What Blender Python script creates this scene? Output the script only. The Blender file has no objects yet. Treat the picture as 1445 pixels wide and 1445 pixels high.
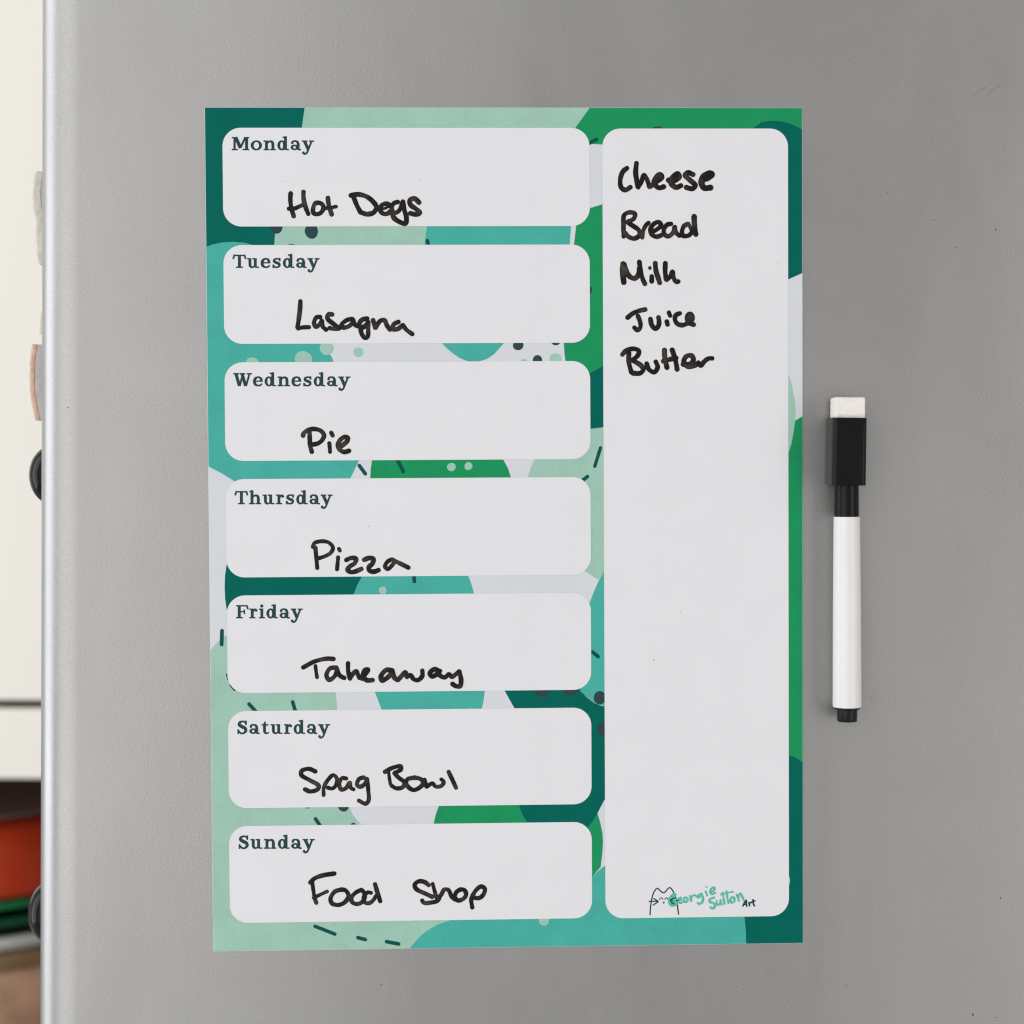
import bpy, bmesh, math, random
from mathutils import Vector, Matrix
from mathutils.geometry import tessellate_polygon

random.seed(7)
S = bpy.context.scene
MM = 0.001

# ------------------------------------------------------------------ camera
# the fridge side is the plane y = 0 (mm), facing -y; the camera stands 675 mm in front of it
CAM_D = 675.12
YAW, PITCH, ROLL = -0.0345101, -0.0288596, -0.00936619
LENS, SENSOR = 67.177, 36.0                      # 30 degrees across the square frame
ROT = Matrix.Rotation(YAW, 3, 'Z') @ Matrix.Rotation(PITCH, 3, 'X') @ Matrix.Rotation(ROLL, 3, 'Y')
cam_data = bpy.data.cameras.new('camera')
cam = bpy.data.objects.new('camera', cam_data)
S.collection.objects.link(cam)
S.camera = cam
cam_data.lens = LENS
cam_data.sensor_width = SENSOR
cam_data.clip_start = 0.02
cam_data.clip_end = 60
right, view, up = ROT @ Vector((1, 0, 0)), ROT @ Vector((0, 1, 0)), ROT @ Vector((0, 0, 1))
m4 = Matrix((right, up, -view)).transposed().to_4x4()
m4.translation = Vector((0, -CAM_D * MM, 0))
cam.matrix_world = m4
cam_data.dof.use_dof = True
cam_data.dof.focus_distance = (CAM_D - 1.0) * MM
cam_data.dof.aperture_fstop = 11.0

# ------------------------------------------------------------------ world and lamps (a room lit by windows)
w = bpy.data.worlds.new('World')
S.world = w
w.use_nodes = True
w.node_tree.nodes['Background'].inputs['Color'].default_value = (1.0, 0.985, 0.965, 1)
w.node_tree.nodes['Background'].inputs['Strength'].default_value = 0.40

def area(name, loc, target, sx, sy, power, col):
    d = bpy.data.lights.new(name, 'AREA')
    d.shape = 'RECTANGLE'; d.size = sx; d.size_y = sy; d.energy = power; d.color = col
    o = bpy.data.objects.new(name, d)
    S.collection.objects.link(o)
    o.location = loc
    o.rotation_euler = (Vector(target) - Vector(loc)).to_track_quat('-Z', 'Y').to_euler()
    return o
area('window_light', (-1.5, 0.03, 0.3), (-0.1, -0.35, 0.05), 0.95, 2.3, 17, (0.90, 0.94, 1.0))
area('room_light_left', (-1.2, -1.75, 0.2), (-0.1, 0.0, 0), 2.0, 3.4, 26, (1.0, 0.99, 0.975))
area('room_light_right', (1.5, -1.5, -0.3), (0.15, 0, 0), 0.9, 2.0, 10, (1.0, 0.965, 0.945))

S.view_settings.view_transform = 'Standard'
S.view_settings.look = 'None'
S.view_settings.exposure = 0.12
S.view_settings.gamma = 1.0
S.cycles.max_bounces = 8
S.cycles.use_denoising = True
S.cycles.filter_width = 1.2

# ------------------------------------------------------------------ helpers
def ray(px, py):
    k = SENSOR / LENS
    return ROT @ Vector((k * (px / 1445 - 0.5), 1.0, -k * (py / 1445 - 0.5)))

def at(px, py, Y=0.0):
    """Where a measured spot of the 1445-pixel photograph lies on the plane y = Y (mm)."""
    r = ray(px, py)
    t = (Y + CAM_D) / r.y
    return Vector((r.x * t, Y, r.z * t))

def link(name, mesh, mat=None, parent=None, smooth=False):
    o = bpy.data.objects.new(name, mesh)
    S.collection.objects.link(o)
    if mat is not None:
        mesh.materials.append(mat)
    if parent is not None:
        o.parent = parent
    if smooth:
        for p in mesh.polygons:
            p.use_smooth = True
    return o

def from_bm(name, bm, mat=None, parent=None, smooth=False):
    me = bpy.data.meshes.new(name)
    bmesh.ops.recalc_face_normals(bm, faces=bm.faces)
    bm.to_mesh(me); bm.free()
    return link(name, me, mat, parent, smooth)

def empty(name, loc, rot=(0, 0, 0)):
    o = bpy.data.objects.new(name, None)
    S.collection.objects.link(o)
    o.location = loc; o.rotation_euler = rot
    o.empty_display_size = 0.02
    return o

def tag(o, label=None, cat=None, group=None, kind=None):
    if label: o['label'] = label
    if cat: o['category'] = cat
    if group: o['group'] = group
    if kind: o['kind'] = kind
    return o

def box_bm(x0, x1, y0, y1, z0, z1, bev=0.0, seg=3):
    """mm in, metres out"""
    bm = bmesh.new()
    bmesh.ops.create_cube(bm, size=1)
    for v in bm.verts:
        v.co = Vector(((x0 + x1) / 2 + v.co.x * (x1 - x0), (y0 + y1) / 2 + v.co.y * (y1 - y0), (z0 + z1) / 2 + v.co.z * (z1 - z0))) * MM
    if bev:
        bmesh.ops.bevel(bm, geom=bm.edges[:], offset=bev * MM, segments=seg, profile=0.5, affect='EDGES')
    return bm

def lathe_bm(prof, n=64, axis='Z', flip=False):
    """prof: (radius, height) mm pairs"""
    bm = bmesh.new()
    rings = []
    for r, h in prof:
        ring = []
        if r <= 1e-6:
            ring = [bm.verts.new(Vector((0, 0, h)) * MM)]
        else:
            for i in range(n):
                a = 2 * math.pi * i / n
                ring.append(bm.verts.new(Vector((r * math.cos(a), r * math.sin(a), h)) * MM))
        rings.append(ring)
    for a, b in zip(rings, rings[1:]):
        if len(a) == 1 and len(b) == 1:
            continue
        for i in range(n):
            j = (i + 1) % n
            if len(a) == 1: bm.faces.new((a[0], b[i], b[j]))
            elif len(b) == 1: bm.faces.new((a[i], b[0], a[j]))
            else: bm.faces.new((a[i], b[i], b[j], a[j]))
    return bm

def catmull(pts, closed=False, n=8):
    out = []
    m = len(pts)
    rng = range(m) if closed else range(m - 1)
    for i in rng:
        if closed:
            p0, p1, p2, p3 = pts[i - 1], pts[i], pts[(i + 1) % m], pts[(i + 2) % m]
        else:
            p1, p2 = pts[i], pts[i + 1]
            p0 = pts[i - 1] if i else tuple(2 * a - b for a, b in zip(p1, p2))
            p3 = pts[i + 2] if i + 2 < m else tuple(2 * a - b for a, b in zip(p2, p1))
        def d(a, b): return max(1e-4, math.hypot(a[0] - b[0], a[1] - b[1]) ** 0.5)
        t0 = 0; t1 = d(p0, p1); t2 = t1 + d(p1, p2); t3 = t2 + d(p2, p3)
        for k in range(n):
            t = t1 + (t2 - t1) * k / n
            q = []
            for c in range(len(p1)):
                a1 = (t1 - t) / (t1 - t0) * p0[c] + (t - t0) / (t1 - t0) * p1[c]
                a2 = (t2 - t) / (t2 - t1) * p1[c] + (t - t1) / (t2 - t1) * p2[c]
                a3 = (t3 - t) / (t3 - t2) * p2[c] + (t - t2) / (t3 - t2) * p3[c]
                b1 = (t2 - t) / (t2 - t0) * a1 + (t - t0) / (t2 - t0) * a2
                b2 = (t3 - t) / (t3 - t1) * a2 + (t - t1) / (t3 - t1) * a3
                q.append((t2 - t) / (t2 - t1) * b1 + (t - t1) / (t2 - t1) * b2)
            out.append(tuple(q))
    if not closed:
        out.append(tuple(pts[-1]))
    return out

# ------------------------------------------------------------------ materials
def mat(name, col, rough=0.5, metal=0.0, coat=0.0, coat_rough=0.1, var=0.0, var_scale=100.0, bump=0.0, bump_scale=1500.0,
        spec=0.5, sheen=0.0, grain=0.0, grain_scale=2500.0, sss=0.0):
    m = bpy.data.materials.new(name)
    m.use_nodes = True
    nt = m.node_tree; N = nt.nodes; L = nt.links
    b = N['Principled BSDF']
    b.inputs['Base Color'].default_value = (*col, 1)
    b.inputs['Roughness'].default_value = rough
    b.inputs['Metallic'].default_value = metal
    b.inputs['Coat Weight'].default_value = coat
    b.inputs['Coat Roughness'].default_value = coat_rough
    b.inputs['Specular IOR Level'].default_value = spec
    b.inputs['Sheen Weight'].default_value = sheen
    b.inputs['Subsurface Weight'].default_value = sss
    b.inputs['Subsurface Scale'].default_value = 0.002
    tc = N.new('ShaderNodeTexCoord')
    if var or grain:
        prev = None
        for amt, sc, det in ((var, var_scale, 4.0), (grain, grain_scale, 1.0)):
            if not amt: continue
            nz = N.new('ShaderNodeTexNoise'); nz.inputs['Scale'].default_value = sc; nz.inputs['Detail'].default_value = det
            L.new(tc.outputs['Object'], nz.inputs['Vector'])
            mr = N.new('ShaderNodeMapRange')
            mr.inputs['From Min'].default_value = 0.25; mr.inputs['From Max'].default_value = 0.75
            mr.inputs['To Min'].default_value = 1 - amt; mr.inputs['To Max'].default_value = 1 + amt
            L.new(nz.outputs['Fac'], mr.inputs['Value'])
            mx = N.new('ShaderNodeVectorMath'); mx.operation = 'SCALE'
            if prev is None: mx.inputs[0].default_value = col
            else: L.new(prev, mx.inputs[0])
            L.new(mr.outputs['Result'], mx.inputs['Scale'])
            prev = mx.outputs['Vector']
        L.new(prev, b.inputs['Base Color'])
    if bump:
        nz = N.new('ShaderNodeTexNoise'); nz.inputs['Scale'].default_value = bump_scale; nz.inputs['Detail'].default_value = 2.0
        L.new(tc.outputs['Object'], nz.inputs['Vector'])
        bp = N.new('ShaderNodeBump'); bp.inputs['Strength'].default_value = bump; bp.inputs['Distance'].default_value = 0.0002
        L.new(nz.outputs['Fac'], bp.inputs['Height'])
        L.new(bp.outputs['Normal'], b.inputs['Normal'])
    return m

def srgb(r, g, b):
    f = lambda c: (c / 255 / 12.92) if c / 255 <= 0.04045 else ((c / 255 + 0.055) / 1.055) ** 2.4
    return (f(r), f(g), f(b))

def print_mat(name, col):
    return mat(name, srgb(*col), rough=0.5, spec=0.06, var=0.06, var_scale=90, grain=0.055, grain_scale=1800, bump=0.06, bump_scale=900)

def smeared(m, amt=0.07, col=None):
    """touch marks: the gloss varies in soft patches and faint wiped streaks"""
    nt = m.node_tree; N = nt.nodes; L = nt.links; b = N['Principled BSDF']
    tc = N.new('ShaderNodeTexCoord')
    mp = N.new('ShaderNodeMapping'); mp.inputs['Scale'].default_value = (14, 14, 5); mp.inputs['Rotation'].default_value = (0, 0.5, 0)
    L.new(tc.outputs['Object'], mp.inputs['Vector'])
    nz = N.new('ShaderNodeTexNoise'); nz.inputs['Scale'].default_value = 1.0; nz.inputs['Detail'].default_value = 7; nz.inputs['Roughness'].default_value = 0.62
    nz.inputs['Distortion'].default_value = 0.8
    L.new(mp.outputs['Vector'], nz.inputs['Vector'])
    r0 = b.inputs['Roughness'].default_value
    mr = N.new('ShaderNodeMapRange'); mr.inputs['From Min'].default_value = 0.3; mr.inputs['From Max'].default_value = 0.7
    mr.inputs['To Min'].default_value = r0 - amt; mr.inputs['To Max'].default_value = r0 + amt
    L.new(nz.outputs['Fac'], mr.inputs['Value'])
    L.new(mr.outputs['Result'], b.inputs['Roughness'])

M = {}
M['paint'] = mat('silver_fridge_paint', (0.395, 0.393, 0.388), rough=0.39, metal=0.85, var=0.02, var_scale=35, grain=0.08, grain_scale=1700, bump=0.15, bump_scale=1100)
smeared(M['paint'], 0.06)
M['sheet'] = mat('laminated_sheet', srgb(215, 219, 225), rough=0.4, spec=0.2, var=0.015, var_scale=40, bump=0.05, bump_scale=700)
M['panel'] = mat('white_wipe_surface', srgb(230, 230, 234), rough=0.4, spec=0.2, var=0.014, var_scale=60, grain=0.012, bump=0.06, bump_scale=600)
M['dark'] = print_mat('dark_green_print', (0, 101, 90))
M['green'] = print_mat('green_print', (30, 148, 94))
M['teal'] = print_mat('teal_print', (74, 176, 164))
M['mint'] = print_mat('mint_print', (160, 200, 185))
M['slate'] = print_mat('slate_print', (48, 72, 76))
M['dash'] = print_mat('deep_green_dash_print', (12, 84, 78))
M['letter'] = print_mat('slate_letter_print', (44, 70, 70))
M['logo_teal'] = print_mat('logo_teal_print', (92, 190, 170))
M['logo_dark'] = print_mat('logo_dark_print', (22, 66, 70))
M['speck'] = mat('dark_dirt', (0.04, 0.035, 0.03), rough=0.8)
M['scratch'] = mat('scratched_paint', (0.20, 0.19, 0.18), rough=0.6, metal=0.4)
M['cover_disc'] = mat('hollow_brown', (0.26, 0.19, 0.18), rough=0.5, var=0.1, var_scale=40)  # colour of the added disc standing in for the dark hollow
M['felt'] = mat('white_felt', (0.90, 0.87, 0.82), rough=0.95, sheen=0.3, var=0.05, var_scale=400, bump=0.9, bump_scale=1200)
M['black'] = mat('black_plastic', (0.006, 0.006, 0.007), rough=0.27, spec=0.18, var=0.1, var_scale=200)
M['black_satin'] = mat('black_plug_plastic', (0.007, 0.007, 0.008), rough=0.35, spec=0.25, var=0.1, var_scale=200)
M['barrel'] = mat('white_plastic', (0.83, 0.82, 0.82), rough=0.28, spec=0.45, var=0.01, var_scale=80)
M['dome'] = mat('black_gloss_magnet', (0.008, 0.008, 0.010), rough=0.14, spec=0.14, var=0.15, var_scale=200)
M['resin'] = mat('pale_grey_resin', (0.58, 0.56, 0.49), rough=0.3, var=0.2, var_scale=300, bump=0.8, bump_scale=500)
M['olive'] = mat('pale_olive_resin', (0.66, 0.63, 0.50), rough=0.35, var=0.2, var_scale=400, bump=0.5, bump_scale=500)
M['bronze'] = mat('bronze_magnet_front', (0.52, 0.33, 0.24), rough=0.4, metal=0.2, var=0.25, var_scale=400, bump=0.5, bump_scale=600)
M['back'] = mat('grey_magnet_back', (0.46, 0.42, 0.41), rough=0.4, var=0.15, var_scale=300)
M['cream'] = mat('cream_cupboard_paint', (0.93, 0.905, 0.82), rough=0.45, var=0.01, var_scale=5)
M['cabinet_inside'] = mat('dark_brown_cabinet_inside', (0.36, 0.25, 0.22), rough=0.7, var=0.15, var_scale=20)
M['wall'] = mat('cream_wall_paint', (0.70, 0.69, 0.64), rough=0.85, var=0.02, var_scale=5)
M['red'] = mat('red_glazed_ceramic', (0.62, 0.05, 0.012), rough=0.35, var=0.06, var_scale=30)
M['bowl_green'] = mat('green_glazed_ceramic', (0.012, 0.22, 0.075), rough=0.3, var=0.1, var_scale=30)
M['bowl_dark'] = mat('dark_green_glazed_ceramic', (0.006, 0.10, 0.055), rough=0.3, var=0.1, var_scale=30)
M['steel'] = mat('brushed_steel', (0.72, 0.75, 0.70), rough=0.35, metal=0.3, var=0.05, var_scale=30)
M['brown'] = mat('brown_stoneware', (0.30, 0.19, 0.10), rough=0.5, var=0.2, var_scale=40)
M['terra'] = mat('mottled_terracotta', (0.66, 0.40, 0.26), rough=0.6, var=0.3, var_scale=40)

def ink_mat():
    m = bpy.data.materials.new('black_dry_marker_ink'); m.use_nodes = True
    nt = m.node_tree; N = nt.nodes; L = nt.links; b = N['Principled BSDF']
    tc = N.new('ShaderNodeTexCoord')
    nz = N.new('ShaderNodeTexNoise'); nz.inputs['Scale'].default_value = 260; nz.inputs['Detail'].default_value = 3
    L.new(tc.outputs['Object'], nz.inputs['Vector'])
    mr = N.new('ShaderNodeMapRange'); mr.inputs['From Min'].default_value = 0.46; mr.inputs['From Max'].default_value = 0.74
    L.new(nz.outputs['Fac'], mr.inputs['Value'])
    at_ = N.new('ShaderNodeAttribute'); at_.attribute_name = 'across'
    mu = N.new('ShaderNodeMath'); mu.operation = 'MULTIPLY'
    L.new(mr.outputs['Result'], mu.inputs[0]); L.new(at_.outputs['Fac'], mu.inputs[1])
    mix = N.new('ShaderNodeMix'); mix.data_type = 'RGBA'
    mix.inputs['A'].default_value = (0.0055, 0.0045, 0.004, 1); mix.inputs['B'].default_value = (0.082, 0.057, 0.039, 1)
    L.new(mu.outputs['Value'], mix.inputs['Factor'])
    L.new(mix.outputs['Result'], b.inputs['Base Color'])
    b.inputs['Roughness'].default_value = 0.42
    b.inputs['Specular IOR Level'].default_value = 0.22
    return m
M['ink'] = ink_mat()

# ------------------------------------------------------------------ the fridge: a body with rounded corners
def fridge():
    A_, B_, NE = 15.5, 14.0, 2.2                  # a corner whose curvature fades into the flat side
    R = 11.0
    corner = []
    for i in range(49):
        t = math.pi / 2 * i / 48
        corner.append((A_ * (1 - math.cos(t) ** (2 / NE)), B_ * (1 - math.sin(t) ** (2 / NE))))
    slope = at(58.6, 722, 0.0).x / CAM_D           # sight line that grazes the corner
    xl = max(slope * (CAM_D + cy) - cx for cx, cy in corner)
    x1, y0, y1 = xl + 610, 0.0, 620.0
    root = empty('fridge', (0.15, 0.3, -0.95))
    tag(root, 'silver grey fridge with a rounded corner that the meal planner sticks to', 'fridge')
    pts = []
    def arc(cx, cy, a0, a1, r, n):
        for i in range(n + 1):
            a = math.radians(a0 + (a1 - a0) * i / n)
            pts.append((cx + r * math.cos(a), cy + r * math.sin(a)))
    for cx, cy in corner: pts.append((xl + cx, y0 + cy))
    arc(x1 - R, y0 + R, 270, 360, R, 12)
    arc(x1 - R, y1 - R, 0, 90, R, 6)
    arc(xl + R, y1 - R, 90, 180, R, 6)
    bm = bmesh.new()
    z0, z1 = -950.0, 800.0
    off = Vector((150, 300, -950))
    lo = [bm.verts.new((Vector((x, y, z0)) - off) * MM) for x, y in pts]
    hi = [bm.verts.new((Vector((x, y, z1)) - off) * MM) for x, y in pts]
    n = len(pts)
    sides = [bm.faces.new((lo[i], lo[(i + 1) % n], hi[(i + 1) % n], hi[i])) for i in range(n)]
    bm.faces.new(lo[::-1]); bm.faces.new(hi)
    o = from_bm('body_panel', bm, M['paint'], root)
    for p in o.data.polygons:
        p.use_smooth = len(p.vertices) == 4
    o.data.set_sharp_from_angle(angle=math.radians(40))
    for px, py, rx, ry in ((1405, 324, 1.3, 1.3), (1318.5, 310, 0.9, 0.8), (1349, 349, 1.0, 0.8), (1373, 1432, 1.3, 2.2), (1406, 1436, 1.1, 1.0), (1412, 1267, 1.1, 1.0), (1194, 1391, 0.9, 0.6), (1229, 985, 0.8, 0.7), (96, 575, 0.7, 0.7), (1252, 264 + 8, 0.7, 0.6), (1040, 1392, 0.8, 0.7), (538, 1389, 1.0, 0.9)):
        c = at(px, py) - off
        bm = bmesh.new()
        vs = []
        for i in range(8):
            a = i * math.pi / 4
            k = random.uniform(0.75, 1.15)
            vs.append(bm.verts.new((c + Vector((rx * 0.25 * k * math.cos(a), -0.03, ry * 0.25 * k * math.sin(a)))) * MM))
        top = bm.verts.new((c + Vector((0, -0.12, 0))) * MM)
        for i in range(8):
            bm.faces.new((vs[i], vs[(i + 1) % 8], top))
        from_bm('dirt_speck', bm, M['speck'], root)
    return root, xl
FR, XL = fridge()

# ------------------------------------------------------------------ the planner board
BX, BZ, TH = 21.7177, -25.9046, 0.01488823
HW, HH, THK = 105.0, 148.5, 0.7
ct, st = math.cos(TH), math.sin(TH)
base = Vector((BX + HH * st, 0, BZ - HH * ct))           # bottom centre of the sheet
board = empty('meal_planner_board', (base.x * MM, -0.00005, base.z * MM), (0, -TH, 0))
tag(board, 'magnetic weekly meal planner sheet with green blob pattern stuck to the silver fridge', 'planner')

def loc(px, py):
    """photo pixel -> board (x, z) in mm from its bottom centre"""
    p = at(px, py, -THK)
    dx, dz = p.x - base.x, p.z - base.z
    return (dx * ct + dz * st, -dx * st + dz * ct)

bm = bmesh.new()
bmesh.ops.create_cube(bm, size=1)
for v in bm.verts:
    v.co = Vector((v.co.x * 2 * HW, -THK / 2 + v.co.y * THK, HH + v.co.z * 2 * HH)) * MM
bmesh.ops.bevel(bm, geom=bm.edges[:], offset=0.12 * MM, segments=1, affect='EDGES')
from_bm('sheet', bm, M['sheet'], board)

def clip(poly, m=0.13):
    for ax, s, lim in ((0, 1, HW - m), (0, -1, HW - m), (1, 1, 2 * HH - m), (1, -1, -m)):
        out = []
        for i in range(len(poly)):
            a, b = poly[i - 1], poly[i]
            da, db = lim - s * a[ax], lim - s * b[ax]
            if da >= 0: 
                if db < 0:
                    t = da / (da - db); out.append((a[0] + (b[0] - a[0]) * t, a[1] + (b[1] - a[1]) * t))
                else: out.append(b)
            elif db >= 0:
                t = da / (da - db); out.append((a[0] + (b[0] - a[0]) * t, a[1] + (b[1] - a[1]) * t)); out.append(b)
        poly = out
        if not poly: return poly
    return poly

def flat(name, polys, y, material, parent):
    """flat print: polygons (board mm) lying y mm in front of the fridge side of the sheet"""
    vs, fs = [], []
    for k, poly in enumerate(polys):
        b = len(vs)
        yy = y + k * 0.0012
        P = [Vector((x, z, 0)) for x, z in poly]
        vs += [(x * MM, -yy * MM, z * MM) for x, z in poly]
        for t in tessellate_polygon([P]):
            a, c, d = (P[i] for i in t)
            nz = (c.x - a.x) * (d.y - a.y) - (c.y - a.y) * (d.x - a.x)
            if abs(nz) < 1e-9: continue
            t = tuple(b + i for i in t)
            fs.append(t if nz > 0 else t[::-1])
    me = bpy.data.meshes.new(name)
    me.from_pydata(vs, [], fs)
    me.update()
    return link(name, me, material, parent)

LAY = [THK + 0.006]
def blob(colour, pts, smooth=False, name='printed_blob'):
    if smooth: pts = catmull(pts, closed=True, n=6)
    poly = clip([loc(*p) for p in pts])
    if len(poly) > 2:
        flat(name, [poly], LAY[0], M[colour], board)
        LAY[0] += 0.001

def disc(colour, cx, cy, rx, ry=None):
    ry = ry or rx
    ph = random.random() * 6
    pts = []
    for i in range(28):
        a = i * math.pi / 14
        k = 1 + 0.03 * math.sin(2 * a + ph) + 0.02 * math.sin(3 * a + 2 * ph)
        pts.append((cx + rx * k * math.cos(a), cy + ry * k * math.sin(a)))
    blob(colour, pts, name='printed_dot')

def capsule(x0, y0, x1, y1, wd):
    a = math.atan2(y1 - y0, x1 - x0); r = wd / 2
    pts = []
    for cx, cy, s in ((x1, y1, -1), (x0, y0, 1)):
        for i in range(9):
            b = a + s * math.pi / 2 + math.pi * i / 8
            pts.append((cx + r * math.cos(b), cy + r * math.sin(b)))
    return pts
def dash(x0, y0, x1, y1, wd=5.2):
    blob('dash', capsule(x0, y0, x1, y1, wd), name='printed_dash')

# big blobs, painted in order
blob('mint', [(425, 140), (833, 140), (833, 151), (811, 180), (760, 240), (690, 290), (606, 330), (598, 360), (380, 360), (388, 300)])
blob('teal', [(606, 300), (602.3, 320), (599, 345), (598, 370), (803, 370), (804, 346), (805.6, 320), (806, 300)])
blob('dark', [(280, 140), (431, 140), (430, 151), (426, 180), (414, 240), (396, 290), (388.5, 325), (387, 346), (386, 400), (280, 400)])
blob('green', [(841, 140), (833, 151), (811, 181), (820, 195), (832, 203), (849.6, 204), (870, 206), (1000, 300), (1145, 300), (1145, 140)])
blob('dark', [(1050, 230), (1056, 190), (1062, 181.5), (1074.6, 172.3), (1089, 170.3), (1101, 171), (1110, 173), (1122, 177.5), (1132, 182.7), (1150, 192), (1150, 370), (1132, 385.5), (1113, 394), (1080, 400), (1060, 330)])
blob('green', [(870, 286), (851, 288), (832, 293.8), (820, 304), (813, 318), (810, 345), (806, 380), (798, 430), (795.6, 486), (796.7, 501), (798, 511), (812, 540), (860, 540), (870, 400)])
blob('dark', [(810, 540), (832, 527), (851, 516.5), (870, 510), (870, 601), (851, 603.2), (833, 605.4), (810, 612)])
blob('teal', [(280, 355), (291, 348.5), (300, 345), (315, 342), (330, 341.2), (345, 342.5), (360, 346.5), (400, 370), (440, 430), (452, 485), (462, 497), (468, 503), (471, 511), (500, 560), (515, 610), (507, 649), (495, 674), (480, 700), (380, 700), (330, 678.5), (311, 667), (293, 657.7), (280, 652)])
blob('teal', [(610, 465), (624, 485), (631, 492), (640, 499.5), (648, 505), (657.6, 509), (668, 511.3), (679, 509.3), (688, 506), (697, 500), (703, 493.5), (710.5, 485), (720, 465)])
blob('green', [(535, 620), (528, 635), (525, 649), (523, 662), (522.5, 674), (523, 700), (728, 700), (721, 674), (717, 661), (710.5, 649), (700, 625)])
blob('mint', [(775, 620), (754, 649), (748.5, 661), (744.8, 674), (742, 700), (752, 745), (790, 785), (827, 807), (844, 818.3), (851, 809), (870, 780), (870, 600), (851, 603), (833, 605.2)])
blob('dark', [(326, 775), (319.5, 798.6), (317.6, 812), (317, 829), (317.8, 845), (319.5, 858), (330, 890), (480, 880), (500, 850), (512, 820), (516, 790)])
blob('teal', [(525, 785), (516, 803), (510.5, 814), (504, 826), (499, 838.7), (496, 870), (675, 870), (669, 838), (665.5, 825), (661, 813), (650, 780)])
blob('teal', [(880, 760), (851, 809), (845.5, 818), (838, 835), (832, 850.5), (815, 900), (812, 950), (819.5, 975), (824, 980), (828, 983.3), (839, 991.5), (846, 994.5), (852, 996), (880, 1000)])
blob('mint', [(280, 928), (296.6, 918), (305, 908), (316, 898), (350, 885), (440, 920), (469, 955), (473.2, 976), (475, 990), (476, 1001.5), (480, 1050), (485, 1110), (493, 1139), (498, 1150), (504, 1158), (510.5, 1163.5), (560, 1200), (640, 1290), (660, 1360), (280, 1360)])
blob('teal', [(515, 940), (529, 976.6), (533.5, 988), (538.5, 1001.5), (550, 1030), (672, 1030), (680, 999.5), (682.5, 988), (684, 976), (686, 950)])
blob('dark', [(695, 945), (712.6, 975.6), (726, 999.5), (722, 1060), (724, 1110), (733, 1137.5), (737, 1149), (744, 1161), (790, 1190), (815, 1181), (829, 1168.6), (837, 1158), (843, 1148), (848, 1138), (851.7, 1131), (870, 1100), (870, 1000), (852, 996.5), (846, 995), (839, 992), (828, 983.8), (819.5, 975.5), (812, 950), (780, 930)])
blob('green', [(640, 1110), (619, 1138), (615, 1149), (612, 1162), (615, 1200), (760, 1200), (748, 1168), (744, 1161), (737, 1149), (733, 1137.5), (722, 1110)])
blob('green', [(829, 1168.6), (837, 1158), (843, 1148), (846, 1157), (848.6, 1167.6), (850.3, 1177), (850.8, 1188), (850.3, 1200), (849, 1212), (847.5, 1223.6), (836, 1236), (815, 1245), (812, 1190)])
blob('teal', [(870, 1212), (852, 1222.6), (845, 1228), (836, 1236), (800, 1262), (660, 1292), (645, 1295.5), (631.6, 1299.7), (621, 1303), (612, 1307.6), (602, 1313.5), (593, 1321), (584, 1331), (575.6, 1341.5), (565, 1360), (1060, 1360), (1053, 1333), (1052.6, 1315), (1050.7, 1295), (1045, 1260), (1000, 1210)])
blob('green', [(1150, 578), (1133, 587), (1122, 593.5), (1100, 605), (1095, 1075), (1113, 1065.8), (1124, 1070), (1134, 1077.5), (1150, 1085)])
blob('mint', [(1100, 500), (1107, 512), (1113, 529), (1117, 542), (1119.5, 555), (1121.8, 567), (1122.5, 580), (1122, 594), (1119.5, 611), (1117, 625), (1113, 638), (1104, 660)])
blob('dark', [(1095, 1062), (1113, 1065.6), (1119, 1067.5), (1124, 1070), (1134, 1077), (1150, 1086), (1150, 1350), (1053, 1350), (1053, 1333), (1052.6, 1315), (1050.7, 1295), (1047, 1270)])
# dots
disc('slate', 390, 321.5, 8.5, 8.5); disc('slate', 439.5, 326.5, 9.6, 10.2); disc('slate', 411.5, 348, 7, 3.4)
disc('mint', 461, 491.5, 9.7); disc('mint', 428, 507, 12); disc('mint', 356, 513, 9); disc('mint', 505.7, 497, 7)
disc('slate', 731.3, 487, 7.4); disc('slate', 758.3, 508, 6.8); disc('mint', 784, 506.5, 8.2); disc('slate', 784, 481, 6.5); disc('mint', 739.6, 511, 4.5)
disc('mint', 637, 659, 6); disc('mint', 661, 657.7, 5.7)
disc('mint', 540, 833, 5.5)
disc('slate', 846.5, 984.6, 9, 9.2); disc('slate', 765, 974, 10); disc('slate', 805, 971, 11); disc('slate', 852, 1029, 9.5)
disc('slate', 433.6, 1137, 4); disc('slate', 484.5, 1137, 8); disc('slate', 498.5, 1165, 4)
disc('mint', 767.6, 1298.5, 7.5); disc('mint', 1110.5, 1243, 4.5, 8)
disc('slate', 928, 181, 7, 2.6); disc('slate', 833, 409, 2.4, 5)
# dashes
dash(603, 339.5, 605.5, 352); dash(831, 202.5, 842, 196.5); dash(507, 657, 515.5, 668.5); dash(560, 647, 569, 665.5)
dash(847.3, 632, 839.3, 658, 4.8); dash(829, 672.5, 820, 679.5); dash(583.5, 806, 584.7, 820.5); dash(836, 920, 844, 926.5)
dash(313.3, 890, 312.8, 909.5, 5.4); dash(351.5, 993.5, 362, 1005); dash(413, 990.5, 417.5, 1006); dash(326, 967, 331, 973, 4)
dash(321, 952, 322.5, 958, 4)
dash(445.3, 1155.5, 453, 1167); dash(444.5, 1307, 472.5, 1318, 5); dash(505, 1323, 515.5, 1325.8, 5.2); dash(545.5, 1328.7, 562.5, 1332, 5.2)

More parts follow.
